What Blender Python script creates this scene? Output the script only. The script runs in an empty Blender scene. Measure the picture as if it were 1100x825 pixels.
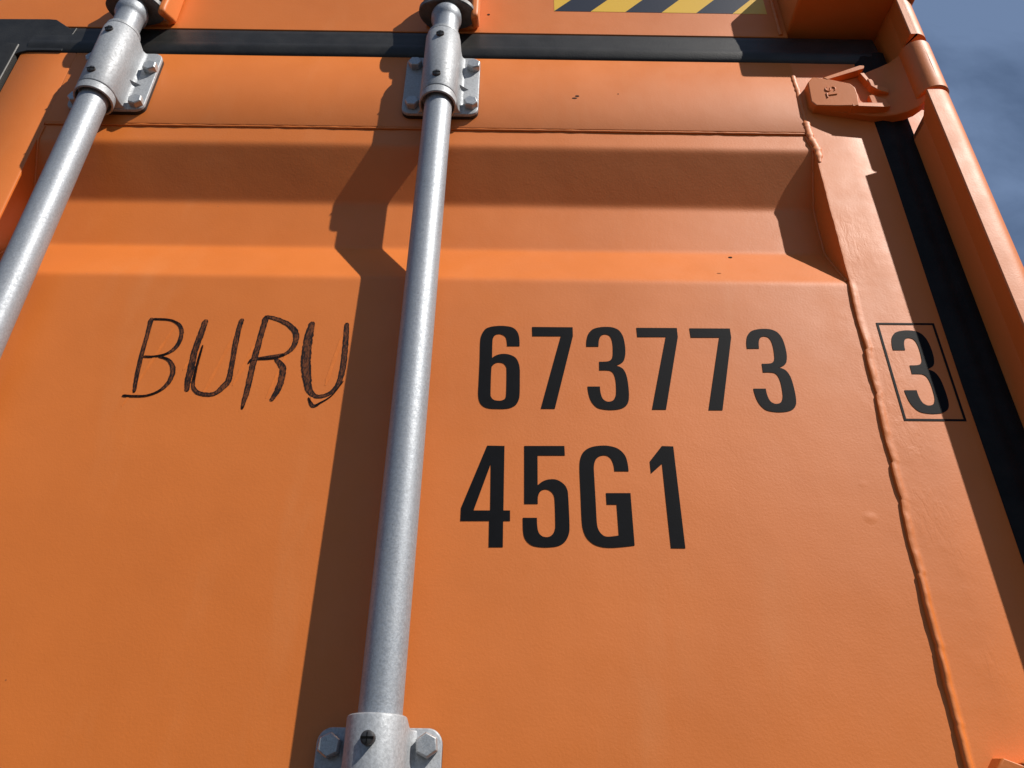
import bpy, bmesh, math, random
from mathutils import Vector, Matrix, noise
sc = bpy.context.scene
COL = sc.collection
R = math.radians

# ------------------------------------------------------------------ camera
# x right along the door, y into the container, z up; the camera height is z = 0
pitch, yaw, roll = 0.546183, 0.003502, 0.011379
f = Vector((0, math.cos(pitch), math.sin(pitch)))
u = Vector((0, -math.sin(pitch), math.cos(pitch)))
x = Vector((1, 0, 0))
Zr = Matrix.Rotation(-yaw, 3, 'Z')
f, u, x = Zr @ f, Zr @ u, Zr @ x
xr = x*math.cos(roll) + u*math.sin(roll)
ur = -x*math.sin(roll) + u*math.cos(roll)
cd = bpy.data.cameras.new('camera')
cam = bpy.data.objects.new('camera', cd); COL.objects.link(cam)
M = Matrix(((xr.x, ur.x, -f.x), (xr.y, ur.y, -f.y), (xr.z, ur.z, -f.z))).to_4x4()
M.translation = Vector((0, -0.665, 0))
cam.matrix_world = M
cd.sensor_width = 36; cd.sensor_fit = 'HORIZONTAL'; cd.lens = 36*826/1100
cd.clip_start = 0.01; cd.clip_end = 2000
sc.camera = cam

# ------------------------------------------------------------------ light
SUN = Vector((1.36, -1.0, 1.69)).normalized()
elev = math.asin(SUN.z); az = math.atan2(SUN.x, SUN.y)
w = bpy.data.worlds.new('World'); sc.world = w; w.use_nodes = True
nt = w.node_tree; nt.nodes.clear()
out = nt.nodes.new('ShaderNodeOutputWorld'); bg = nt.nodes.new('ShaderNodeBackground')
sky = nt.nodes.new('ShaderNodeTexSky'); sky.sky_type = 'NISHITA'; sky.sun_disc = False
sky.sun_elevation = elev; sky.sun_rotation = az; sky.altitude = 0; sky.air_density = 1.0; sky.dust_density = 0.3
sky.ozone_density = 3.0
tc = nt.nodes.new('ShaderNodeTexCoord')
mp = nt.nodes.new('ShaderNodeMapping'); mp.inputs['Scale'].default_value = (1.0, 2.2, 1.6); mp.inputs['Rotation'].default_value = (0.3, 0.5, 0.7)
n1 = nt.nodes.new('ShaderNodeTexNoise'); n1.inputs['Scale'].default_value = 4.5; n1.inputs['Detail'].default_value = 7; n1.inputs['Roughness'].default_value = 0.55; n1.inputs['Distortion'].default_value = 0.5
rp = nt.nodes.new('ShaderNodeValToRGB'); rp.color_ramp.elements[0].position = 0.44; rp.color_ramp.elements[1].position = 0.66
rp.color_ramp.elements[0].color = (0.22, 0.22, 0.22, 1); rp.color_ramp.elements[1].color = (0.52, 0.52, 0.52, 1)
mx = nt.nodes.new('ShaderNodeMix'); mx.data_type = 'RGBA'
mx.inputs['B'].default_value = (4.9, 6.9, 11.0, 1)
nt.links.new(tc.outputs['Generated'], mp.inputs['Vector']); nt.links.new(mp.outputs[0], n1.inputs['Vector'])
nt.links.new(n1.outputs['Fac'], rp.inputs['Fac']); nt.links.new(rp.outputs['Color'], mx.inputs['Factor'])
nt.links.new(sky.outputs['Color'], mx.inputs['A']); nt.links.new(mx.outputs['Result'], bg.inputs['Color'])
bg.inputs['Strength'].default_value = 0.050
nt.links.new(bg.outputs[0], out.inputs['Surface'])
sd = bpy.data.lights.new('sun', 'SUN'); sd.energy = 5.0; sd.angle = R(0.53); sd.color = (1.0, 0.94, 0.86)
so = bpy.data.objects.new('sun', sd); COL.objects.link(so)
so.rotation_euler = SUN.to_track_quat('Z', 'Y').to_euler(); so.location = SUN*5
sc.view_settings.view_transform = 'Standard'; sc.view_settings.look = 'None'
sc.view_settings.exposure = 0.08; sc.view_settings.gamma = 1.0; sc.view_settings.use_curve_mapping = False

# ------------------------------------------------------------------ materials
class NT:
    def __init__(s, name):
        s.m = bpy.data.materials.new(name); s.m.use_nodes = True; s.t = s.m.node_tree
        s.b = s.t.nodes['Principled BSDF']
        s.tc = s.t.nodes.new('ShaderNodeTexCoord')
    def n(s, typ, **kw):
        o = s.t.nodes.new(typ)
        for k, v in kw.items():
            if k in o.inputs: s.set(o.inputs[k], v)
            else: setattr(o, k, v)
        return o
    def set(s, sock, v):
        if isinstance(v, bpy.types.NodeSocket): s.t.links.new(v, sock)
        else: sock.default_value = v
    def noise(s, scale, detail=3, rough=0.5, vec=None, dist=0.0):
        o = s.n('ShaderNodeTexNoise', Scale=scale, Detail=detail, Roughness=rough, Distortion=dist)
        s.t.links.new(vec or s.tc.outputs['Object'], o.inputs['Vector']); return o.outputs['Fac']
    def math(s, op, a, b=None, c=None, clamp=False):
        o = s.t.nodes.new('ShaderNodeMath'); o.operation = op; o.use_clamp = clamp
        s.set(o.inputs[0], a)
        if b is not None: s.set(o.inputs[1], b)
        if c is not None: s.set(o.inputs[2], c)
        return o.outputs[0]
    def ramp(s, v, lo, hi, a=0.0, b=1.0):
        o = s.t.nodes.new('ShaderNodeMapRange'); o.interpolation_type = 'SMOOTHSTEP'
        s.set(o.inputs['Value'], v); s.set(o.inputs['From Min'], lo); s.set(o.inputs['From Max'], hi)
        s.set(o.inputs['To Min'], a); s.set(o.inputs['To Max'], b); return o.outputs[0]
    def mix(s, fac, a, b):
        o = s.t.nodes.new('ShaderNodeMix'); o.data_type = 'RGBA'
        s.set(o.inputs['Factor'], fac); s.set(o.inputs['A'], a); s.set(o.inputs['B'], b); return o.outputs['Result']
    def bump(s, h, dist, strength=1.0, prev=None):
        o = s.t.nodes.new('ShaderNodeBump'); s.set(o.inputs['Height'], h); o.inputs['Distance'].default_value = dist
        o.inputs['Strength'].default_value = strength
        if prev is not None: s.t.links.new(prev, o.inputs['Normal'])
        return o.outputs[0]
    def mapping(s, scale=(1, 1, 1), rot=(0, 0, 0), loc=(0, 0, 0)):
        o = s.n('ShaderNodeMapping'); o.inputs['Scale'].default_value = scale; o.inputs['Rotation'].default_value = rot
        o.inputs['Location'].default_value = loc
        s.t.links.new(s.tc.outputs['Object'], o.inputs['Vector']); return o.outputs[0]
    def xyz(s):
        o = s.n('ShaderNodeSeparateXYZ'); s.t.links.new(s.tc.outputs['Object'], o.inputs[0]); return o.outputs
    def spot(s, x0, y0, rx, ry):      # round mark at (x0, z0) of the door
        c = s.xyz()
        a = s.math('DIVIDE', s.math('SUBTRACT', c[0], x0), rx); b = s.math('DIVIDE', s.math('SUBTRACT', c[2], y0), ry)
        return s.math('SQRT', s.math('ADD', s.math('MULTIPLY', a, a), s.math('MULTIPLY', b, b)))

ORANGE = (0.67, 0.174, 0.020, 1)
def paint(name, rough=0.53, weathered=1.0, wrinkle=False, dents=()):
    k = NT(name)
    slow = k.ramp(k.noise(3.5, 4, 0.6), 0.3, 0.7)
    col = k.mix(slow, (ORANGE[0]*0.94, ORANGE[1]*0.93, ORANGE[2]*0.95, 1), (ORANGE[0]*1.04, ORANGE[1]*1.05, ORANGE[2]*1.2, 1))
    chalk = k.ramp(k.noise(1.0, 6, 0.65, k.mapping((14, 14, 3.2))), 0.52, 0.78, 0.0, 0.16*weathered)
    col = k.mix(chalk, col, (0.72, 0.30, 0.11, 1))
    sp = k.n('ShaderNodeTexVoronoi', Scale=46.0); k.t.links.new(k.tc.outputs['Object'], sp.inputs['Vector'])
    gate = k.ramp(k.noise(60, 2), 0.60, 0.66)
    speck = k.math('MULTIPLY', k.ramp(sp.outputs['Distance'], 0.030, 0.055, 0.55, 0.0), gate)
    col = k.mix(speck, col, (0.16, 0.05, 0.02, 1))
    scr = k.ramp(k.noise(1.0, 5, 0.75, k.mapping((260, 260, 9), (0, 0.06, 0))), 0.70, 0.78, 0.0, 0.16)
    col = k.mix(k.math('MULTIPLY', scr, k.ramp(k.noise(5, 3), 0.5, 0.65)), col, (0.76, 0.32, 0.12, 1))
    k.set(k.b.inputs['Base Color'], col)
    k.set(k.b.inputs['Roughness'], k.ramp(k.noise(24, 5, 0.6), 0.25, 0.75, rough-0.04, rough+0.05))
    k.b.inputs['Specular IOR Level'].default_value = 0.62
    bn = k.bump(k.noise(420, 3, 0.6), 0.00035, 0.34)
    bn = k.bump(k.noise(85, 3, 0.55), 0.0007, 0.13, bn)
    bn = k.bump(k.noise(9, 2, 0.5), 0.010, 0.10, bn)
    if wrinkle:      # paint film wrinkled beside the side weld
        c = k.xyz()
        near = k.ramp(k.math('ABSOLUTE', k.math('SUBTRACT', c[0], 0.385)), 0.004, 0.050, 1.0, 0.0)
        low = k.ramp(c[2], 0.60, 0.70, 1.0, 0.0)
        patch = k.ramp(k.noise(14, 3, 0.5), 0.40, 0.62)
        msk = k.math('MULTIPLY', k.math('MULTIPLY', near, low), patch)
        wv = k.noise(1.0, 4, 0.6, k.mapping((150, 100, 55), (0, 0.5, 0)), 0.8)
        bn = k.bump(k.math('MULTIPLY', wv, msk), 0.0012, 0.36, bn)
    for (a, b, rr, hh) in dents:
        d = k.spot(a, b, rr, rr*0.8)
        bn = k.bump(k.ramp(d, 0.0, 1.0, 1.0, 0.0), hh, 1.0, bn)
    k.t.links.new(bn, k.b.inputs['Normal'])
    return k.m

def galv(name, base=(0.50, 0.52, 0.55), rough=0.40, metal=0.55, fine=1.0):
    k = NT(name)
    a = k.ramp(k.noise(520*fine, 4, 0.75), 0.33, 0.67)
    b = k.ramp(k.noise(30, 4, 0.6, k.mapping((1, 1, 0.35))), 0.3, 0.7)
    col = k.mix(a, tuple(v*0.80 for v in base)+(1,), tuple(min(v*1.14, 1) for v in base)+(1,))
    col = k.mix(k.math('MULTIPLY', b, 0.22), col, (0.46, 0.46, 0.47, 1))
    pit = k.math('MULTIPLY', k.ramp(k.noise(330, 2, 0.5), 0.66, 0.74, 0.0, 0.5), k.ramp(k.noise(25, 2), 0.45, 0.65))
    col = k.mix(pit, col, (0.12, 0.12, 0.13, 1))
    k.set(k.b.inputs['Base Color'], col); k.b.inputs['Metallic'].default_value = metal
    k.set(k.b.inputs['Roughness'], k.ramp(k.noise(300, 4, 0.6), 0.3, 0.7, rough-0.06, rough+0.12))
    bn = k.bump(k.noise(700, 4, 0.6), 0.0004, 0.32)
    bn = k.bump(k.noise(150, 3, 0.5), 0.0006, 0.18, bn)
    k.t.links.new(bn, k.b.inputs['Normal'])
    return k.m

def plain(name, col, rough=0.5, spec=0.5, var=0.15, scale=40, bumpd=0.0003, bscale=300):
    k = NT(name)
    v = k.ramp(k.noise(scale, 5, 0.65), 0.25, 0.75)
    c = k.mix(v, tuple(q*(1-var) for q in col)+(1,), tuple(min(q*(1+var), 1) for q in col)+(1,))
    k.set(k.b.inputs['Base Color'], c); k.b.inputs['Roughness'].default_value = rough
    k.b.inputs['Specular IOR Level'].default_value = spec
    k.t.links.new(k.bump(k.noise(bscale, 3, 0.6), bumpd, 0.6), k.b.inputs['Normal'])
    return k.m

MP = paint('orange_door_paint', wrinkle=True, dents=((0.3333, 0.2656, 0.009, 0.0003), (0.3345, 0.299, 0.007, 0.0001)))
MF = paint('orange_frame_paint', wrinkle=True)
MC = paint('orange_casting_paint', rough=0.55, weathered=1.6)
MG = galv('galvanised_tube', (0.33, 0.358, 0.39), rough=0.50, metal=0.45)
MB = galv('galvanised_bracket', (0.35, 0.37, 0.39), rough=0.54, metal=0.28, fine=0.7)
MB2 = galv('zinc_bolt', (0.42, 0.44, 0.45), rough=0.42, metal=0.6, fine=1.4)
MK = plain('black_rubber', (0.022, 0.0215, 0.020), 0.46, 0.36, 0.35, 30, 0.0004, 500)
MKD = plain('shaded_black_rubber', (0.009, 0.0085, 0.008), 0.62, 0.18, 0.4, 40, 0.0005, 500)  # same rubber, darker and duller: shade on the right seal put into the colour
MS = plain('black_screw', (0.030, 0.030, 0.031), 0.42, 0.5, 0.35, 200)
MV = plain('black_vinyl', (0.0025, 0.003, 0.0045), 0.60, 0.12, 0.25, 90, 0.0001, 500)
MDC = plain('shaded_cam_steel', (0.11, 0.11, 0.11), 0.5, 0.5, 0.3, 60, 0.0006, 200)  # galvanised cam head, its underside's shade painted into the whole colour

def marker_mat(name='greasy_black_marker', lo=0.58, hi=0.72):
    k = NT(name)
    st = k.noise(1.0, 4, 0.7, k.mapping((900, 900, 170), (0, 0.22, 0)))
    gr = k.noise(420, 3, 0.7)
    mid = k.noise(70, 3, 0.6)
    fac = k.ramp(k.math('ADD', k.math('MULTIPLY', st, 0.55), k.math('ADD', k.math('MULTIPLY', gr, 0.25), k.math('MULTIPLY', mid, 0.35))), lo, hi)
    k.set(k.b.inputs['Base Color'], k.mix(fac, (0.012, 0.006, 0.005, 1), (0.19, 0.055, 0.016, 1)))
    k.b.inputs['Roughness'].default_value = 0.6
    k.b.inputs['Specular IOR Level'].default_value = 0.25
    return k.m
MM = marker_mat(); MMF = marker_mat('thin_marker_fill', 0.50, 0.68)

# ------------------------------------------------------------------ helpers
def link(name, me, mat, parent=None, smooth=35):
    o = bpy.data.objects.new(name, me); COL.objects.link(o)
    if mat: me.materials.append(mat)
    if smooth:
        me.shade_smooth(); me.set_sharp_from_angle(angle=R(smooth))
    if parent: o.parent = parent
    return o
def from_rows(rows, closed=False, cap=False):     # rows of equal length -> verts, faces
    n = len(rows[0]); v = [p for r in rows for p in r]; fc = []
    for i in range(len(rows)-1):
        for j in range(n if closed else n-1):
            a, b = i*n+j, i*n+(j+1) % n
            fc.append((a, b, b+n, a+n))
    if cap:
        fc.append(tuple(range(n-1, -1, -1))); fc.append(tuple((len(rows)-1)*n+j for j in range(n)))
    return v, fc
class MBd:
    def __init__(s): s.v = []; s.f = []
    def add(s, v, fc):
        o = len(s.v); s.v += [tuple(p) for p in v]; s.f += [tuple(i+o for i in q) for q in fc]; return s
    def rows(s, rows, closed=False, cap=False): return s.add(*from_rows(rows, closed, cap))
    def prism_xz(s, pts, y0, y1):                  # outline in x,z ; depth along y
        return s.rows([[(a, y0, b) for a, b in pts], [(a, y1, b) for a, b in pts]], True, True)
    def prism_xy(s, pts, z0, z1):
        return s.rows([[(a, b, z0) for a, b in pts], [(a, b, z1) for a, b in pts]], True, True)
    def box(s, x0, x1, y0, y1, z0, z1): return s.prism_xz([(x0, z0), (x1, z0), (x1, z1), (x0, z1)], y0, y1)
    def lathe(s, cx, cy, prof, seg=64, cap=False):   # prof (r, z)
        return s.rows([[(cx+r*math.cos(2*math.pi*k/seg), cy+r*math.sin(2*math.pi*k/seg), z) for k in range(seg)] for r, z in prof], True, cap)
    def tube(s, path, rad, seg=10, ys=.8):                # path of Vectors, rad function or number
        rows = []
        for i, p in enumerate(path):
            t = (path[min(i+1, len(path)-1)] - path[max(i-1, 0)]).normalized()
            a = t.cross(Vector((0, 1, 0)))
            if a.length < 1e-4: a = Vector((1, 0, 0))
            a.normalize(); b = t.cross(a)
            rr = rad(i) if callable(rad) else rad
            rows.append([tuple(p + a*rr*math.cos(2*math.pi*k/seg) + b*rr*ys*math.sin(2*math.pi*k/seg)) for k in range(seg)])
        return s.rows(rows, True, True)
    def build(s, name, mat, parent=None, smooth=35, bevel=0, seg=2, merge=False):
        me = bpy.data.meshes.new(name); me.from_pydata(s.v, [], s.f)
        bm = bmesh.new(); bm.from_mesh(me)
        if merge: bmesh.ops.remove_doubles(bm, verts=bm.verts, dist=1e-5)
        bmesh.ops.recalc_face_normals(bm, faces=bm.faces); bm.to_mesh(me); bm.free()
        o = link(name, me, mat, parent, smooth)
        if bevel:
            m = o.modifiers.new('bevel', 'BEVEL'); m.width = bevel; m.segments = seg; m.limit_method = 'ANGLE'; m.angle_limit = R(32)
            m.harden_normals = False
        return o
def rrect(x0, x1, z0, z1, r, n=7):
    p = []
    for cx, cz, a in ((x1-r, z1-r, 0), (x0+r, z1-r, 90), (x0+r, z0+r, 180), (x1-r, z0+r, 270)):
        for i in range(n+1):
            t = R(a+90*i/n); p.append((cx+r*math.cos(t), cz+r*math.sin(t)))
    return p
def nz(*p): return noise.noise(Vector(p))
def lerp_table(t, tab):                            # tab sorted by descending key
    for (a, va), (b, vb) in zip(tab, tab[1:]):
        if t >= b: return va if t >= a else va + (vb-va)*(a-t)/(a-b)
    return tab[-1][1]

def smooth_loop(P, n=5):
    out_ = []; N = len(P)
    for i in range(N):
        p0, p1, p2, p3 = P[i-1], P[i], P[(i+1) % N], P[(i+2) % N]
        if p1[2] and p2[2]: out_.append(p1[:2]); continue
        m1 = ((p2[0]-p0[0])/2, (p2[1]-p0[1])/2); m2 = ((p3[0]-p1[0])/2, (p3[1]-p1[1])/2)
        ch = (p2[0]-p1[0], p2[1]-p1[1])
        if p1[2]: m1 = (ch[0]*1.5-m2[0]*.5, ch[1]*1.5-m2[1]*.5)
        if p2[2]: m2 = (ch[0]*1.5-m1[0]*.5, ch[1]*1.5-m1[1]*.5)
        for j in range(n):
            t = j/n; a = 2*t**3-3*t*t+1; b_ = t**3-2*t*t+t; c_ = -2*t**3+3*t*t; d_ = t**3-t*t
            out_.append((a*p1[0]+b_*m1[0]+c_*p2[0]+d_*m2[0], a*p1[1]+b_*m1[1]+c_*p2[1]+d_*m2[1]))
    return out_

# ------------------------------------------------------------------ ground
MGR = plain('asphalt', (0.04, 0.037, 0.034), 0.85, 0.3, 0.3, 8, 0.003, 120)
g = MBd().add([(-400, -400, -1.56), (400, -400, -1.56), (400, 400, -1.56), (-400, 400, -1.56)], [(0, 1, 2, 3)]).build('ground', MGR)
g['kind'] = 'structure'

# ------------------------------------------------------------------ the container
root = bpy.data.objects.new('shipping_container', None); COL.objects.link(root)
root['label'] = 'orange steel shipping container door end with black stencilled numbers, silver locking bars and handwritten letters'
root['category'] = 'shipping container'

# door panel: pressed sheet, one groove in view
PROF = [(1.0, 0.0), (0.7506, 0.0), (0.6815, 0.034), (0.6105, 0.034), (0.5400, 0.0), (-0.11, 0.0), (-0.18, 0.034), (-0.25, 0.034), (-0.32, 0.0), (-0.95, 0.0), (-1.02, 0.034), (-1.09, 0.034), (-1.16, 0.0), (-1.6, 0.0)]
def prof_raw(z): return lerp_table(z, PROF)
def prof(z):
    h = 0.0055
    return sum(prof_raw(z+h*(i/4)) * wgt for i, wgt in zip(range(-4, 5), (1, 2, 3, 4, 5, 4, 3, 2, 1)))/25
XT = [(1.0, .3700), (.7705, .3700), (.755, .3740), (.7455, .3745), (.60, .3725), (.5394, .3722), (.4239, .3690), (.2624, .3630), (.1938, .3600), (.0591, .3580), (-.3, .356), (-1.6, .356)]
BR = [.5405, .452, .397, .322, .283, .213, .150, .090, .030, -.04, -.11, -.2, -.3]
def scal(z):      # overlapping weld runs: each one bows out to the left
    for a, b_ in zip(BR, BR[1:]):
        if b_ <= z < a:
            t = (a-z)/(a-b_); return -(0.0016 if z > .21 else .0008)*math.sin(math.pi*t)**.6 + (0.0012 if z > .21 else .0005)*(t-.5)
    return 0
def xe(z): return lerp_table(z, XT) + 0.0009*nz(z*16, 3.1, 0) + 0.0004*nz(z*110, 7.7, 0) + scal(z) + .0008
RT = [(1.0, .4710), (.813, .4705), (.687, .4650), (.55, .4615), (.411, .4600), (-1.6, .4600)]
def xr_(z): return lerp_table(z, RT)
def bead(z): return (.0009 + .0009*nz(z*34, 8, 8) + .0004*nz(z*120, 8, 1)) * (min(1, max(0, (.545-z)/.01))) + (min(1, (.215-z)/.02)*.0016 if z < .215 else 0)
XL = -0.5905
zs = [0.7835 - 0.0025*i for i in range(int((0.7835+0.02)/0.0025))]
while zs[-1] > -1.42: zs.append(zs[-1]-0.012)
NX = 60
rows = []
for z in zs:
    r = []
    for j in range(NX+1):
        X = -0.60 + (0.381+0.60)*j/NX
        y = prof(z)
        e = min(max((abs(z-0.3) < 0.235) and 1.0 or 0.0, 0), 1)
        y += 0.0010*nz(X*3.1, z*3.3, 0.4) + 0.00035*nz(X*9, z*9, 4.4)
        r.append((X, y, z))
    rows.append(r)
MBd().rows(rows).build('door_panel', MP, root, 60)

def side_loft(sec, zlist, fx):    # sec: list of (x or None->edge+dx, y)
    return [[(fx(z)+a if rel == 1 else (xr_(z)+a if rel == 2 else a), y - (bead(z)*rel2 if rel2 else 0), z) for (a, y, rel, *rest) in sec for rel2 in [rest[0] if rest else 0]] for z in zlist]
zl = [0.932 - 0.0020*i for i in range(520)]
while zl[-1] > -1.45: zl.append(zl[-1]-0.03)
FY = -0.0023
sec = [(0, .055, 1), (0, -.0006, 1, .2), (.0006, -.0022, 1, .65), (.0016, FY, 1, .9), (.0030, FY, 1, 1), (.0048, FY, 1, .75), (.0066, FY, 1, .25), (.0074, FY, 1, .06), (.0095, FY, 1), (.04, FY, 1), (-.0032, FY, 2), (-.0008, -.0015, 2), (0, .02, 2), (0, .055, 2)]
b = MBd().rows(side_loft(sec, zl, xe), False)
b.build('side_rail', MF, root, 50)
secl = [(-.668, .055, 0), (-.668, -.001, 0), (-.666, -.0025, 0), (-.5935, -.0025, 0), (-.5915, -.0012, 0), (-.591, .055, 0)]
MBd().rows(side_loft(secl, zl, xe)).build('side_rail', MF, root, 50)
# top rail
secz = [(.932, .055), (.932, -.0005), (.930, -.0025), (.7822, -.0025), (.7800, -.0014), (.7795, .0), (.7795, .055)]
MBd().rows([[(X, y, z + (0.0004*nz(X*30, 1, 1) if z < .79 else 0)) for z, y in secz] for X in [-.5915 + .0105*i for i in range(93)]]).build('top_rail', MF, root, 50)

# welds
path = []; z = 0.893
while z > .728:
    path.append(Vector((xe(z) + 0.0034 + 0.0010*nz(z*38, 5, 5), -0.0026, z))); z -= 0.0022 if z > -0.05 else 0.02
def wr(i):
    z = path[i].z
    r = 0.0040 + 0.0010*nz(z*30, 9, 2) + 0.0007*nz(z*130, 2, 8)
    if 0.735 < z < 0.80: r += 0.0004 + 0.0024*nz(z*190, 4, 4)
    if 0.575 < z < 0.735: r = 0.0002 + .003*max(0, (z-.72)/.015)
    if z > 0.80: r *= 0.8 + .3*nz(z*200, 1, 4)
    if z < 0.22: r = .0026 + .0012*nz(z*60, 2, 8)
    return max(r, 0.0003)
MBd().tube(path, wr, 14, .42).build('weld_seam', MF, root, 60)
path2 = [Vector((-.59 + .003*i, -0.0006, 0.7796 + 0.0005*nz(i*.15, 2, 2))) for i in range(322)]
MBd().tube(path2, lambda i: 0.0017 + 0.0006*nz(i*.21, 7, 7), 8).build('weld_seam', MF, root, 60)
path3 = [Vector((xe(z)-0.0006, prof(z)-0.0004, z)) for z in [0.775-0.003*i for i in range(78)]]
MBd().tube(path3, lambda i: 0.0019 + 0.0009*nz(i*.4, 1, 3), 8).build('weld_seam', MF, root, 60)
path4 = [Vector((XL-0.0002, prof(z)-0.0004, z)) for z in [0.775-0.003*i for i in range(78)]]
MBd().tube(path4, lambda i: 0.0016 + 0.0007*nz(i*.4, 6, 3), 8).build('weld_seam', MF, root, 60)
path5 = [Vector((0.3725 + 0.0008*nz(i*.3, 2, 9), -0.0032, 0.978 + 0.003*i)) for i in range(47)]
MBd().tube(path5, lambda i: 0.0032 + 0.001*nz(i*.5, 3, 3), 8).build('weld_seam', MF, root, 60)

# gaskets (rubber lip section)
GS = [(.004, .9170), (-.0010, .9172), (-.0030, .9188), (-.0052, .9240), (-.0068, .9310), (-.0070, .9355), (-.0061, .9395), (-.0058, .9425), (-.0054, .9520), (-.0042, .9610), (-.0042, .9635), (-.0032, .9700), (-.0014, .9745), (.004, .977)]
xs = [-.66 + .012*i for i in range(97)]
xs = [v for v in xs if v < .4985]+[.4985]
MBd().rows([[(X, y, z + 0.0005*nz(X*7, z*3, 1)) for y, z in GS] for X in xs]).build('door_gasket', MK, root, 70)
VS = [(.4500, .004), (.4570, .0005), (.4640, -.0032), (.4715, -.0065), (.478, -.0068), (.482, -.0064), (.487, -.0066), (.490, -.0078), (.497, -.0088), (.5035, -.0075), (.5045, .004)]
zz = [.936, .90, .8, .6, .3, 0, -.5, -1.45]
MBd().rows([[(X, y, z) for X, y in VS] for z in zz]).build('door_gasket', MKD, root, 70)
VL = [(-.745, .004), (-.744, -.006), (-.735, -.0085), (-.712, -.0085), (-.709, -.0045), (-.706, -.0045), (-.703, -.0085), (-.680, -.0085), (-.6725, -.0065), (-.6700, .004)]
gl = MBd().rows([[(X, y, z) for X, y in VL] for z in [.93, .8, .5, 0, -.7, -1.45]])
fl = [(-.78, .910), (-.672, .910), (-.667, .9145), (-.658, .9180), (-.640, .919), (-.612, .919), (-.606, .9700), (-.6138, .9668), (-.6396, .9873), (-.6500, .9885), (-.78, .9865)]
gl.prism_xz(fl, .004, -.0053)
gl.build('door_gasket', MK, root, 40, 0.0010, 2)

# header with hazard sticker
MBd().box(-1.9, .3825, -.003, .05, .9745, 1.104).build('header', MF, root, 40, .0012)
k = NT('yellow_black_hazard_film')
c = k.xyz()
ph = k.math('FRACT', k.math('DIVIDE', k.math('SUBTRACT', k.math('SUBTRACT', c[0], k.math('MULTIPLY', k.math('SUBTRACT', c[2], 1.0270), 0.90)), 0.0566), 0.1016))
st = k.math('LESS_THAN', ph, 0.512)
k.set(k.b.inputs['Base Color'], k.mix(st, (0.80, 0.49, 0.055, 1), (0.022, 0.026, 0.040, 1)))
k.b.inputs['Roughness'].default_value = 0.38
k.t.links.new(k.bump(k.noise(350, 3), 0.0002, 0.4), k.b.inputs['Normal'])
MBd().prism_xz([(.0566, 1.0270), (.3610, 1.0270), (.3610, 1.0860), (.0566, 1.0860)], -.0033, -.0028).build('hazard_sticker', k.m, root, 0)

# corner casting: cast block with its hand hole in the front face
CX0, CX1, CY, CZ0, CZ1 = .3820, .5405, -.0605, .9850, 1.1025
cb = MBd()
oc = [(CX0, CZ0), (CX1, CZ0), (CX1, CZ1), (CX0, CZ1)]
ol = rrect(CX0+.0001, CX1-.0001, CZ0+.0001, CZ1-.0001, .004, 5)
hl = rrect(CX0+.05, CX1-.045, CZ0+.03, CZ1-.035, .024, 5)
cb.rows([[(a, .118, q) for a, q in ol], [(a, CY, q) for a, q in ol], [(a, CY, q) for a, q in hl], [(a, CY+.028, q) for a, q in hl]], True, True)
cb.build('corner_casting', MC, root, 35, .003, 3)

# corner post: lower length, upper lug, and the back wall joining them behind the hinge
def post_sec(x0, dx=0.0, n=8):
    F = -.0576
    s = [(x0-.0012, .10), (x0-.0012, -.0330), (x0-.0002, -.0350), (x0, -.0365), (x0, -.0560), (x0+.0012, -.0572), (x0+.010, F)]
    cx, cy, rr = .5170+dx, -.0376, .020
    for i in range(n+1):
        t = R(-90+90*i/n); s.append((cx+rr*math.cos(t), cy+rr*math.sin(t)))
    s.append((cx+rr, .10)); return s
PS = post_sec(.5017)
def ztop(X, y): return .7965 if y < -.044 else (.7965 - .036*min(1, (y+.044)/.012))
rows = []
for zf in [None, .74, .6, .4, .2, 0, -.4, -.8, -1.2, -1.5]:
    rows.append([(X + .0006*nz(X*4, (zf or .8)*5, 2), y, ztop(X, y) if zf is None else zf) for X, y in PS])
pb = MBd().rows(rows, True, True)
pu = post_sec(.5105, .0015)
pb.rows([[(X, y, z) for X, y in pu] for z in (.9845, .93, .9060)], True, True)
pb.box(.5010, .5365, .0005, .0995, .755, .92)
pb.build('corner_post', MC, root, 40, .0012)

# body behind: corrugated side, roof, left corner
sb = []
X0 = .520
y = .125; i = 0
pts = []
while y < 5.9:
    pts += [(X0, y), (X0, y+.07), (X0-.036, y+.138), (X0-.036, y+.208)]; y += .276
bb = MBd().rows([[(a, q, z) for a, q in pts] for z in (1.05, -1.45)])
bb.box(-1.90, .535, .10, 5.95, 1.06, 1.085); bb.box(.515, .545, .12, 5.95, 1.03, 1.10)
bb.box(-1.905, -1.86, -.05, 5.95, -1.5, 1.10); bb.box(-1.90, .54, -.03, 5.95, -1.52, -1.455)
bb.build('container_body', MF, root, 30)
# left leaf of the door, plain outer face beyond the middle gasket
ll = MBd().rows([[(X, prof(z), z) for X in (-1.77, -.80)] for z in zs]); ll.box(-1.86, -1.77, -.0025, .05, -1.45, .955); ll.box(-.80, -.742, -.0025, .05, -1.45, .903); ll.box(-1.77, -.80, -.0026, .05, .78, .955)
ll.build('left_door_leaf', MF, root, 40)

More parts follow.
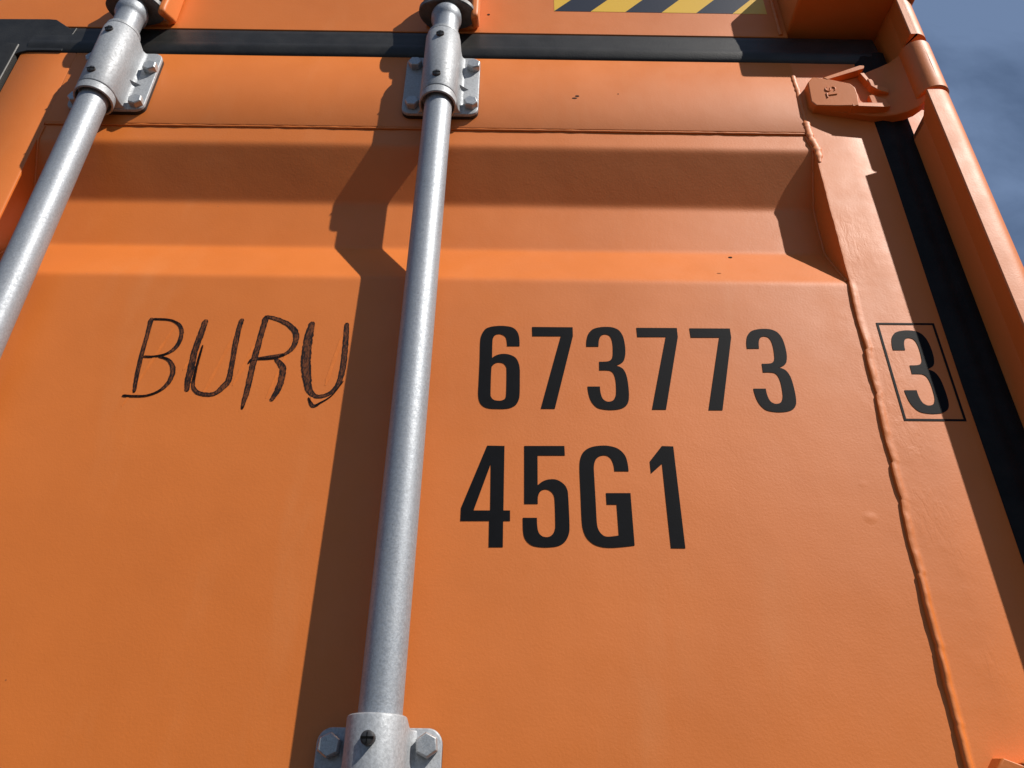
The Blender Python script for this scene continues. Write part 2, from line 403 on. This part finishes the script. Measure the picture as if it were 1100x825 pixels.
# ------------------------------------------------------------------ hinge
def make_hinge():
    h = MBd()
    # web from door to knuckle: x, y front, y back, z low, z high
    W = [(.390, -.0100, .0, .819, .864), (.410, -.0115, .0, .812, .864), (.455, -.0120, .0, .804, .880), (.470, -.0145, -.002, .801, .8885), (.482, -.0195, -.006, .798, .8905), (.493, -.0270, -.012, .795, .8905), (.5015, -.0360, -.020, .793, .8925), (.508, -.0450, -.026, .795, .8955), (.514, -.0520, -.028, .799, .8955), (.521, -.0573, -.026, .8035, .8955)]
    rows = []
    for X, yf, yb, z0, z1 in W:
        e = .0018
        rows.append([(X, yf, z0+e), (X, yf-.0006, (z0+z1)/2), (X, yf, z1-e), (X, yf+e, z1), (X, yb, z1), (X, yb, z0), (X, yf+e, z0)])
    h.rows(rows, True, True)
    h.lathe(.5202, -.0385, [(.0001, .8035), (.0176, .8035), (.0190, .8050), (.0190, .8925), (.0176, .8940), (.0001, .8940)], 48)
    o = h.build('hinge', MC, root, 38)
    # end block, ribs and ridges cast on the web
    k = MBd()
    by = lambda X: -.0140 - .0098*(X-.386)/.054
    def cast(F, back=-.0005, grow=.04):          # F: x, z, y of the front outline; closed with a fan round a middle point
        n = len(F); mx_, mz_, my_ = (sum(q[i] for q in F)/n for i in (0, 1, 2))
        v = [(a+(a-mx_)*grow, back, q+(q-mz_)*grow) for a, q, y_ in F] + [(a, y_, q) for a, q, y_ in F] + [(mx_, my_, mz_)]
        k.add(v, [(i, (i+1) % n, n+(i+1) % n, n+i) for i in range(n)] + [(n+i, n+(i+1) % n, 2*n) for i in range(n)] + [tuple(range(n-1, -1, -1))])
    F0 = [(0.3850, 0.8640), (0.3825, 0.8270), (0.3868, 0.8185), (0.4119, 0.8125), (0.4360, 0.8085), (0.4385, 0.8257), (0.4385, 0.8420), (0.4340, 0.8510), (0.4106, 0.8650), (0.3924, 0.8727)]
    cast([(a, q, by(a)) for a, q in F0])
    cast([(.408, .8640, by(.408)-.0004), (.4585, .8808, -.0238), (.4600, .8860, -.0238), (.4555, .8875, -.0238), (.4040, .8690, by(.404)-.0004)])
    cast([(.4280, .8090, by(.428)-.0003), (.4720, .8060, -.0232), (.4765, .8085, -.0230), (.4760, .8130, -.0228), (.4700, .8140, -.0230), (.4280, .8150, by(.428)-.0003)])
    cast([(.4530, .8760, -.0205), (.4585, .8765, -.0205), (.4635, .8560, -.0215), (.4590, .8550, -.0215)])
    cast([(.4590, .8620, -.0225), (.4640, .8610, -.0225), (.4700, .8480, -.0230), (.4810, .8410, -.0235), (.4800, .8330, -.0235), (.4690, .8380, -.0230), (.4600, .8480, -.0225)])
    cast([(.4560, .8340, -.0185), (.4600, .8345, -.0190), (.4750, .8225, -.0215), (.4750, .8120, -.0215), (.4560, .8110, -.0190)])
    k.build('cast_rib', MC, o, 35, .0016, 3)
    # cast letters, turned a quarter
    lt = MBd()
    def stroke(P, wd=.00085):
        lt.tube([Vector((.4030 + (1-v)*.0120, by(.4030 + (1-v)*.0120)-.0004, z_+.004)) for z_, v in P], wd, 8)
    stroke([(.8260 + .0085*t_, 1) for t_ in (0, .5, 1)]); stroke([(.83025, v_) for v_ in (1, .5, 0)])
    stroke([(.8375 + .0075*u_, v_) for u_, v_ in smooth_loop([(1, .80, 0), (.75, .97, 0), (.35, .97, 0), (.05, .78, 0), (.15, .58, 0), (.5, .5, 0), (.85, .42, 0), (.95, .22, 0), (.65, .03, 0), (.25, .03, 0), (0, .2, 1)], 3)[:-3]])
    lt.build('cast_letters', MC, o, 50)
    # pin seen between the lugs
    MBd().lathe(.5202, -.0385, [(.0001, .760), (.0075, .760), (.0075, .9200), (.0001, .9200)], 24).build('hinge_pin', MB, o)
    return o
def dup(o, parent, dz=0, dx=0):
    c = o.copy(); COL.objects.link(c); c.parent = parent; c.location = (o.location.x+dx, o.location.y, o.location.z+dz)
    for ch in list(o.children):
        d = ch.copy(); COL.objects.link(d); d.parent = c
    return c
hinge = make_hinge(); hinge['label'] = 'upper hinge with raised cast letters'
lower = dup(hinge, root, -.8075, -.0100); lower['label'] = 'lower hinge, only its top corner in view'

# ------------------------------------------------------------------ locking bars
BY = -.032
def make_bracket(cx, zt, zb, screws, bolts, rings, srad=.0052, sh=.0026, name='bearing_bracket'):
    b = MBd()
    n = 28; r = .0228
    prof_ = [(-.0310, -.0040), (-.0310, -.0102), (-.0290, -.0108), (-.0262, -.0128), (-.0244, -.0160), (-.0234, -.0210)]
    arc = [(r*math.cos(R(180+t)), BY + r*math.sin(R(180+t))) for t in [180*i/n for i in range(n+1)]]
    right = [(-a, q) for a, q in reversed(prof_)]
    P = [(cx+a, q) for a, q in prof_+arc+right]
    # body swells a little towards the plate and ends in rounded rims
    def off(P, d): return [(cx+(a-cx)*(1-d/.0228), BY+(q-BY)*(1-d/.0228) if q < BY else q) for a, q in P]
    zs_ = [(zb, .0012), (zb+.0004, .0005), (zb+.0014, 0), (zt-.0014, 0), (zt-.0004, .0005), (zt, .0012)]
    mid = (zt+zb)/2
    def zz_(z, q):
        t_ = min(max((q+.026)/.009, 0), 1); t_ = t_*t_*(3-2*t_)
        return z - .0068*t_ if z > mid else z
    b.rows([[(a, q, zz_(z, q)) for a, q in off(P, d)] for z, d in zs_], True, True)
    pt, pbm = zt-.005, zb-.0015
    pl = rrect(cx-.0487, cx+.0487, pbm, pt, .0115)
    cxm, czm = cx, (pt+pbm)/2
    ins = lambda e: [(cxm+(a-cxm)*(1-e/.0487), czm+(q-czm)*(1-e/.055)) for a, q in pl]
    b.rows([[(a, -.0070, q) for a, q in pl], [(a, -.0098, q) for a, q in pl], [(a, -.0106, q) for a, q in ins(.0004)], [(a, -.0110, q) for a, q in ins(.0012)]], True, True)
    # small cast gusset on the right flank
    gz = (zt+zb)/2-.012
    b.add([(cx+.024, -.0105, gz-.004), (cx+.036, -.0105, gz-.0005), (cx+.024, -.0105, gz+.004), (cx+.0235, -.019, gz)], [(0, 1, 3), (1, 2, 3), (0, 2, 1)])
    o = b.build(name, MB, root, 40)
    # rubber pad under the plate
    MBd().prism_xz(rrect(cx-.0486, cx+.0486, pbm-.0004, pt-.0004, .0115), -.0002, -.0070).build('mounting_pad', MK, o, 40)
    for z0, z1, ri, ro in rings:
        MBd().rows([[(cx+q*math.cos(2*math.pi*k/48), BY+q*math.sin(2*math.pi*k/48), z) for k in range(48)] for q, z in [(ri, z1), (ri, z0+.0006), (ri+.0006, z0), (ro-.0008, z0), (ro, z0+.0008), (ro, z1-.0008), (ro-.0008, z1), (ri, z1)]], True).build('bushing', MB, o, 40)
    for dx, z in bolts:
        ro_ = random.Random(z*1000+dx).uniform(0, 60)
        hx = [(cx+dx+.0094*math.cos(R(ro_+60*i)), z+.0094*math.sin(R(ro_+60*i))) for i in range(6)]
        hs = lambda s: [(cx+dx+(a-cx-dx)*s, z+(q-z)*s) for a, q in hx]
        def circ(rr): # round chamfer face
            return [(cx+dx+rr*math.cos(R(ro_+60*i)), z+rr*math.sin(R(ro_+60*i))) for i in range(6)]
        mb = MBd().rows([[(a, -.0100, q) for a, q in hx], [(a, -.0180, q) for a, q in hx], [(a, -.0195, q) for a, q in hs(.86)]], True, True)
        mb.build('bolt', MB2, o, 25, .0004)
    for dx, z in screws:
        ang = math.asin(max(-1, min(1, dx/.0228)))
        c0 = Vector((cx+dx, BY-.0228*math.cos(ang), z)); nrm = Vector((math.sin(ang), -math.cos(ang), 0)); t1 = Vector((math.cos(ang), math.sin(ang), 0)); t2 = Vector((0, 0, 1))
        sr = MBd()
        rows = []
        for rr, d in ((srad, -.002), (srad, sh-.0018), (srad*.93, sh-.0008), (srad*.7, sh-.0002), (.0001, sh)):
            rows.append([tuple(c0+nrm*d+t1*rr*math.cos(2*math.pi*k/20)+t2*rr*math.sin(2*math.pi*k/20)) for k in range(20)])
        sr.rows(rows, True, False)
        so_ = sr.build('set_screw', MS, o, 40)
        sl = MBd()
        for a1, a2 in ((t1, t2), (t2, t1)):
            ln = srad*.92 if a1 is t1 else srad*.72; hw = .00075 if a1 is t1 else .0003
            q = [c0+nrm*(sh+.0001)+a1*s*ln+a2*v*hw for s, v in ((-1, -1), (1, -1), (1, 1), (-1, 1))]
            sl.rows([[tuple(p) for p in q], [tuple(p-nrm*.0012) for p in q]], True, True)
        sl.build('screw_slot', MSL, o, 0)
    return o
MSL = plain('slot_shadow', (0.004, 0.004, 0.004), 0.8, 0.1)

def make_bar(cx_top, tilt):
    b = MBd()
    prof_ = [(.0001, -1.42), (.0170, -1.42), (.0170, .936), (.0172, .9490), (.0184, .9530), (.0202, .9560), (.0204, .9640), (.0196, .9680), (.0170, .9700), (.0170, 1.0600), (.0001, 1.0600)]
    b.lathe(0, 0, prof_, 72)
    o = b.build('locking_bar', MG, root, 40)
    o.location = (cx_top, BY, 0)
    # shift so that x is cx_top at z = .85 and leans by tilt (radians) below
    o.matrix_world = Matrix.Translation((cx_top, BY, .85)) @ Matrix.Rotation(tilt, 4, 'Y') @ Matrix.Translation((0, 0, -.85))
    # cam head: wavy cast plate with lobes round the bar
    pts = []
    for i in range(72):
        t = 2*math.pi*i/72
        rr = .0320 + .0062*math.cos(2*(t-R(186))) - .0045*max(0, math.cos(t-R(250)))**8 - .006*max(0, math.cos(t-R(320)))**10 - .005*max(0, math.cos(t-R(215)))**12
        pts.append((rr*math.cos(t)*1.02, rr*math.sin(t)))
    c = MBd()
    def zw(a): return .006*math.sin(a[0]*90)*.5
    lay = []
    for z, s in ((.9735, .93), (.9750, 1.0), (.9815, 1.0), (.9830, .93)):
        lay.append([(a*s, q*s, z+zw((a, q))) for a, q in pts])
    c.rows(lay, True, True)
    c.box(-.022, .022, -.012, .026, .983, 1.05)
    c.build('cam_head', MDC, o, 40)
    return o
bar = make_bar(-.0925, R(.22)); bar['label'] = 'locking bar crossing the middle of the door'
bar2 = bar.copy(); COL.objects.link(bar2); bar2.parent = root
bar2.matrix_world = Matrix.Translation((-.5175, BY, .85)) @ Matrix.Rotation(R(.18), 4, 'Y') @ Matrix.Translation((0, 0, -.85))
bar2['label'] = 'left locking bar, cut by the picture edge'
for ch in list(bar.children):
    d = ch.copy(); COL.objects.link(d); d.parent = bar2

bo = [(-.0395, .8893), (.0395, .8870), (-.0375, .8120), (.0385, .8130)]
b1 = make_bracket(-.0935, .9128, .7975, [(-.0015, .8953), (-.0015, .8166)], [(-.0368, .8893), (.0405, .8865), (-.0352, .8115), (.0392, .8128)], [(.7845, .7967, .0203, .0228), (.9138, .9205, .0176, .0215)])
b1['label'] = 'bearing bracket at the top of the middle bar'
b0 = make_bracket(-.5175, .9128, .7975, [(-.0015, .8953), (-.0005, .8145)], [(-.0385, .8893), (.0405, .8740), (-.0375, .8115), (.0392, .8075)], [(.7845, .7967, .0203, .0228), (.9138, .9205, .0176, .0215)])
b0['label'] = 'bearing bracket at the top of the left bar'
b2 = make_bracket(-.0973, .0868, -.0280, [(-.0015, .0690), (-.0015, -.0095)], [(-.0375, .0682), (.0372, .0690), (-.0375, -.0120), (.0380, -.0110)], [(-.0420, -.0290, .0203, .0228)], .0052, .0062)
b2['label'] = 'guide bracket low on the middle bar'

# cam keepers on the header
def make_keeper(cx):
    k = MBd()
    k.prism_xz([(cx-.030, .9860), (cx+.036, .9790), (cx+.040, .983), (cx+.040, 1.095), (cx-.030, 1.095)], -.0028, -.0100)
    o = k.build('cam_keeper', MC, root, 40, .002)
    for s in (1,):
        pr = []   # cheek: curved hook seen from the side, swept across x
        side = [(-.003, .982), (-.014, .975), (-.026, .966), (-.033, .962), (-.0375, .968), (-.0370, .990), (-.036, 1.09), (-.006, 1.09)]
        xa, xb = (cx+.0345, cx+.0445) if s > 0 else (cx-.0445, cx-.0355)
        if s < 0: side = [(a*.5 if a < -.02 else a, q+.022) for a, q in side]
        side = smooth_loop([(a, q, 0 if -.0376 < a < -.0255 and q < .97 else 1) for a, q in side], 4); q = MBd(); q.rows([[(xa, a, z) for a, z in side], [(xb, a, z+.002) for a, z in side]], True, True)
        q.build('keeper_cheek', MC, o, 40, .0035, 4)
    return o
ka = make_keeper(-.0935); kb = make_keeper(-.5165)

# ------------------------------------------------------------------ lettering
GLYPHS = {'6':[[(9.8,450.6,1),(-3.2,450.4,1),(-3.5,455.6,0),(-4.8,461.6,0),(-8.0,464.6,0),(-11.7,465.6,0),(-15.5,464.5,0),(-17.9,460.7,0),(-18.6,455.4,0),(-18.5,435.4,1),(-15.5,438.1,0),(-10.7,440.2,0),(-5.1,440.7,0),(1.0,439.3,0),(6.0,435.8,0),(8.8,430.0,0),(10.1,422.8,0),(10.3,414.2,0),(10.2,394.5,0),(9.3,386.3,0),(6.4,380.1,0),(1.1,376.6,0),(-4.8,375.4,0),(-11.8,375.2,0),(-20.1,375.6,0),(-26.0,378.0,0),(-29.7,382.9,0),(-31.4,391.1,0),(-31.4,405.1,0),(-31.2,430.8,0),(-31.4,454.4,0),(-30.4,463.5,0),(-26.9,471.2,0),(-21.3,474.6,0),(-13.8,476.0,0),(-6.3,476.1,0),(1.9,474.4,0),(7.0,469.4,0),(9.3,461.9,0)],[(-19.0,420.9,0),(-17.9,425.9,0),(-14.7,429.2,0),(-11.1,430.0,0),(-6.8,429.0,0),(-4.1,425.4,0),(-3.3,419.7,0),(-3.3,394.3,0),(-4.4,387.4,0),(-7.9,384.9,0),(-11.4,384.6,0),(-15.6,385.5,0),(-18.3,388.6,0),(-19.1,394.1,0)]],'7':[[(23.0,475.4,1),(66.0,475.8,1),(65.9,464.3,1),(45.2,376.3,1),(31.3,376.1,1),(53.2,464.1,1),(23.2,463.6,1)]],'3':[[(79.6,451.3,1),(80.1,459.2,0),(82.4,467.6,0),(87.0,473.3,0),(93.4,475.9,0),(101.0,476.8,0),(108.5,476.1,0),(114.6,472.7,0),(118.3,465.9,0),(119.8,456.9,0),(120.0,446.4,0),(119.0,439.0,0),(116.8,433.1,0),(111.9,429.4,0),(108.1,428.4,1),(114.1,426.1,0),(117.5,421.6,0),(119.4,414.5,0),(120.2,403.2,0),(120.0,392.1,0),(118.6,384.5,0),(115.3,379.7,0),(109.8,376.9,0),(102.6,375.8,0),(95.6,376.0,0),(88.0,377.9,0),(83.0,383.3,0),(80.3,390.1,0),(79.1,397.7,0),(78.8,402.6,1),(91.4,402.8,1),(91.6,395.8,0),(93.3,388.9,0),(96.7,385.7,0),(100.2,385.3,0),(103.9,387.0,0),(106.6,391.9,0),(107.6,398.8,0),(107.7,410.0,0),(106.3,417.8,0),(103.5,421.4,0),(99.3,422.3,0),(91.7,422.2,1),(92.1,432.7,1),(98.6,432.9,0),(103.0,434.1,0),(105.9,438.1,0),(106.9,444.7,0),(107.2,453.7,0),(106.4,461.2,0),(104.1,465.7,0),(99.8,467.1,0),(96.0,465.5,0),(93.3,460.2,0),(92.2,451.5,1)]],'4':[[(-20.9,334.3,1),(-4.2,334.2,1),(-4.2,268.0,1),(1.9,268.0,1),(2.0,257.9,1),(-4.3,257.8,1),(-4.2,233.0,1),(-16.8,232.8,1),(-17.0,257.7,1),(-43.3,257.3,1),(-43.3,269.9,1)],[(-16.9,315.2,1),(-16.3,267.8,1),(-31.7,267.6,1)]],'5':[[(14.9,334.5,1),(53.6,335.1,1),(53.8,324.9,1),(27.6,324.5,1),(27.5,293.6,1),(33.2,298.1,0),(40.1,299.9,0),(46.3,299.1,0),(52.4,294.7,0),(55.3,288.8,0),(55.9,279.9,0),(56.2,254.1,0),(55.2,245.7,0),(51.7,238.8,0),(45.6,234.8,0),(37.7,233.5,0),(29.8,233.4,0),(21.9,235.0,0),(16.6,239.7,0),(14.2,246.6,0),(13.7,261.1,1),(26.6,261.2,1),(26.8,253.7,0),(27.9,247.5,0),(31.2,243.7,0),(36.5,243.0,0),(40.5,245.5,0),(42.9,250.4,0),(43.4,256.8,0),(43.2,278.3,0),(41.9,284.9,0),(38.5,288.5,0),(34.4,289.5,0),(30.3,287.7,0),(27.8,282.5,0),(27.5,274.9,1),(15.0,274.7,1)]],'G':[[(113.9,309.2,1),(100.5,309.1,1),(100.0,315.8,0),(98.0,321.9,0),(94.7,325.0,0),(90.5,325.6,0),(86.2,324.1,0),(82.9,320.2,0),(81.2,314.0,0),(81.0,304.1,0),(81.2,277.4,0),(81.3,257.3,0),(82.6,250.3,0),(85.7,245.9,0),(90.2,244.1,0),(100.7,245.4,1),(100.5,275.3,1),(91.3,275.2,1),(91.2,286.6,1),(114.1,286.9,1),(114.3,236.2,1),(106.9,235.1,0),(93.6,233.8,0),(84.4,234.4,0),(77.3,237.0,0),(71.6,242.5,0),(68.6,250.1,0),(67.6,259.9,0),(67.5,283.0,0),(67.5,313.0,0),(69.3,323.9,0),(73.0,330.2,0),(79.6,334.2,0),(88.2,335.9,0),(96.7,335.7,0),(105.0,333.0,0),(111.0,326.8,0),(113.3,319.1,0)]],'1':[[(147.8,336.3,1),(158.9,336.1,1),(159.7,234.1,1),(146.8,234.1,1),(146.4,317.5,1),(135.0,307.1,1),(134.9,319.8,1)]]}
STROKES = {'B':[[(-380.8,480.3,5.4),(-379.9,457.4,4.0),(-379.2,430.7,4.4),(-377.3,404.9,4.0),(-375.3,388.3,3.5)],[(-379.1,478.8,3.0),(-360.0,477.6,2.5),(-348.2,470.0,3.5),(-344.2,457.9,4.0),(-345.9,444.5,4.4),(-353.6,435.5,3.0),(-366.0,431.5,2.5),(-376.9,431.3,3.0)],[(-361.2,431.6,2.5),(-350.5,427.7,3.0),(-343.0,416.8,4.9),(-343.2,402.7,4.4),(-350.0,391.4,3.0),(-361.5,385.2,2.5),(-373.0,384.2,2.5),(-386.1,384.5,3.0)]],'U':[[(-322.7,479.1,5.9),(-324.4,458.3,6.4),(-325.9,437.4,6.4),(-325.0,417.1,6.9),(-324.9,402.9,5.9),(-323.0,390.4,4.0)],[(-319.3,446.4,2.0),(-319.7,425.8,2.5),(-319.5,408.7,3.0),(-317.9,396.1,3.5),(-310.3,388.7,4.0),(-296.0,388.1,4.4),(-287.3,397.9,6.4),(-284.0,405.0,5.9),(-284.5,423.5,4.9),(-285.6,443.9,5.4),(-286.0,465.0,5.4),(-284.9,481.0,4.9)]],'R':[[(-259.7,485.4,6.4),(-261.4,462.3,5.9),(-262.5,438.4,6.4),(-263.1,415.2,5.9),(-263.2,390.0,5.4),(-264.0,381.7,4.4),(-264.3,370.9,2.5)],[(-260.8,484.5,3.5),(-247.6,481.0,4.4),(-233.9,473.5,5.4),(-225.2,462.9,5.9),(-224.8,447.9,5.4),(-231.8,437.4,3.5),(-244.2,431.4,2.5),(-263.5,430.2,3.5),(-268.4,424.3,1.5)],[(-241.8,431.4,3.0),(-232.8,421.4,6.4),(-230.9,407.2,6.4),(-232.9,393.2,5.9),(-237.4,380.8,3.5)]],'V':[[(-210.0,478.5,5.4),(-211.1,463.1,8.4),(-210.9,445.1,9.4),(-209.1,424.7,9.9),(-205.3,407.6,8.4),(-200.9,393.7,6.4),(-192.8,386.9,4.0),(-181.3,389.9,4.0),(-173.3,401.1,4.9),(-170.8,419.5,5.9),(-171.2,442.8,5.9),(-172.5,463.8,5.4),(-173.5,477.5,4.4)],[(-200.9,385.4,2.0),(-194.8,376.0,3.5),(-187.1,380.2,2.0),(-177.6,388.5,1.5),(-168.3,405.4,1.5)]]}

def film(name, loops, y, parent, mat, label=None):      # loops in mm on the door face
    cu = bpy.data.curves.new(name, 'CURVE'); cu.dimensions = '2D'; cu.fill_mode = 'BOTH'; cu.extrude = .00012
    for L in loops:
        s = cu.splines.new('POLY'); s.points.add(len(L)-1); s.use_cyclic_u = True
        for q, (a, b_) in zip(s.points, L): q.co = (a/1000, b_/1000, 0, 1)
    t = bpy.data.objects.new('tmp', cu); COL.objects.link(t)
    dg = bpy.context.evaluated_depsgraph_get(); me = bpy.data.meshes.new_from_object(t.evaluated_get(dg)); bpy.data.objects.remove(t)
    me.transform(Matrix.Translation((0, y, 0)) @ Matrix.Rotation(R(90), 4, 'X'))
    me.name = name; o = link(name, me, mat, parent, 0)
    if label: o['label'] = label
    return o
LY = -.0013
def drape(o):     # lay the film on the slightly wavy sheet
    for v in o.data.vertices:
        X, z = v.co.x, v.co.z
        s = 0.0010*nz(X*3.1, z*3.3, 0.4) + 0.00035*nz(X*9, z*9, 4.4)
        v.co.y += s + 0.0013 - 0.00030
def glyph(key, dx=0, dz=0): return [[(a+dx, b_+dz) for a, b_ in smooth_loop(L)] for L in GLYPHS[key]]
serial = bpy.data.objects.new('serial_number', None); COL.objects.link(serial); serial.parent = root
for key, dx, dz in (('6', 0, 0), ('7', 0, 0), ('3', 0, 0), ('7', 110.6, .6), ('7', 166.9, .8), ('3', 167.8, -.1)):
    drape(film('stencilled_digit', glyph(key, dx, dz), LY, serial, MV))
size = bpy.data.objects.new('size_code', None); COL.objects.link(size); size.parent = root
for key in '45G1': drape(film('stencilled_character', glyph(key), LY, size, MV))
chk = film('check_digit', glyph('3', 319.3, -1.2), FY-.0003, root, MV)
film('check_digit_frame', [[(389.2, 485.0), (451.2, 485.4), (450.9, 366.6), (389.2, 366.4)], [(391.6, 482.8), (448.9, 483.1), (448.6, 368.9), (391.6, 368.7)]], FY-.0003, chk, MV)

hand = bpy.data.objects.new('handwritten_letters', None); COL.objects.link(hand); hand.parent = root
rnd = random.Random(4)
for nm, sts in STROKES.items():
    mb = MBd(); fb = MBd()
    for si, S in enumerate(sts):
        P = []
        for i in range(len(S)-1):
            p0 = S[max(i-1, 0)]; p1 = S[i]; p2 = S[i+1]; p3 = S[min(i+2, len(S)-1)]
            for j in range(14):
                t = j/14
                P.append(tuple(.5*(2*p1[c_]+(p2[c_]-p0[c_])*t+(2*p0[c_]-5*p1[c_]+4*p2[c_]-p3[c_])*t*t+(3*p1[c_]-p0[c_]-3*p2[c_]+p3[c_])*t**3) for c_ in range(3)))
        P.append(S[-1])
        rows = []; rows2 = []; fill = []
        for i, p in enumerate(P):
            a = P[max(i-1, 0)]; b_ = P[min(i+1, len(P)-1)]
            tx, tz = b_[0]-a[0], b_[1]-a[1]; l = math.hypot(tx, tz) or 1; nx, nzz = -tz/l, tx/l
            e = min(1, (i+1)/4, (len(P)-i)/4)**.5
            wl = p[2]*.5*e*(1+.16*nz(i*.35, si*7.3, 1)+.05*rnd.uniform(-1, 1)); wr_ = p[2]*.5*e*(1+.16*nz(i*.35, si*7.3, 9)+.05*rnd.uniform(-1, 1))
            s = 0.0010*nz(p[0]/1000*3.1, p[1]/1000*3.3, 0.4) + 0.00035*nz(p[0]/1000*9, p[1]/1000*9, 4.4)
            wob = .25*nz(i*.2, si*3.3, 5)
            def at(t_, dy): return ((p[0]+nx*t_)/1000, -.00028 - .00005*si + s - dy, (p[1]+nzz*t_)/1000)
            if wl+wr_ > 3.2: fill.append([at(wl, 0), at(-wr_, 0)]); 
            elif fill: fill.append(fill[-1])
            eL = max(.75, wl*(.34+wob)); eR = max(.75, wr_*(.34-wob))
            if wl+wr_ <= 3.2: rows.append([at(wl, .0001), at(-wr_, .0001)]); rows2.append([at(wl, .0001), at(-wr_, .0001)])
            else: rows.append([at(wl+.1, .0001), at(wl-eL, .0001)]); rows2.append([at(-wr_+eR, .00012), at(-wr_-.1, .00012)])
        if len(fill) > 1: fb.rows(fill)
        mb.rows(rows2)
        mb.rows(rows)
    lo_ = mb.build('handwritten_letter', MM, hand, 0)
    fb.v = [(a, q, z) for a, q, z in fb.v]; lo_.data.materials.append(MMF)
    n0 = len(lo_.data.polygons); bm = bmesh.new(); bm.from_mesh(lo_.data)
    vv = [bm.verts.new(q) for q in fb.v]
    for q in fb.f:
        try: bm.faces.new([vv[i] for i in q]).material_index = 1
        except ValueError: pass
    bm.to_mesh(lo_.data); bm.free()
# faint cleaned outlines beside the handwriting, where the old lettering was
MH = plain('cleaned_paint', (0.72, 0.186, 0.026), 0.53, 0.5, 0.08, 60)
for (xa, za, xb_, zb_, wd) in ((-.3545, .468, -.3835, .372, 1.6), (-.3250, .440, -.3330, .415, 1.4), (-.2870, .470, -.3075, .385, 1.8), (-.2610, .466, -.2790, .398, 2.0), (-.2240, .466, -.2430, .384, 1.6), (-.1760, .462, -.1860, .400, 2.0), (-.1960, .380, -.2010, .400, 1.5)):
    rows = []
    for i in range(25):
        t = i/24; X = xa+(xb_-xa)*t; z = za+(zb_-za)*t; wv_ = wd/1100*(1+.5*nz(i*.6, xa*90, 3))*min(1, (i+1)/4, (25-i)/4)
        y = -.00022 + 0.0010*nz(X*3.1, z*3.3, 0.4) + 0.00035*nz(X*9, z*9, 4.4)
        rows.append([(X-wv_, y, z), (X+wv_, y, z)])
    MBd().rows(rows).build('cleaned_streak', MH, hand, 0)
# scuffs and chips in the paint
def blob(cx, cz, rx, rz, y, seed):
    MBd().prism_xz([(cx+rx*(1+.5*nz(i, seed, 1))*math.cos(i*math.pi/5), cz+rz*(1+.5*nz(i, seed, 5))*math.sin(i*math.pi/5)) for i in range(10)], y, y+.0008).build('paint_chip', MCH, root, 0)
MCH = plain('bare_rust', (0.045, 0.018, 0.010), 0.8, 0.2)
for cx, cz, rx, rz, y, s_ in ((.0832, .8442, .0028, .0017, -.0027, 1), (.0796, .8400, .0034, .0014, -.0027, 2), (.1371, .8496, .0009, .0009, -.0027, 3), (.2469, .5751, .0024, .0010, -.0004, 4), (-.037, 1.0165, .0020, .0018, -.0033, 5)):
    blob(cx, cz, rx, rz, y, s_)
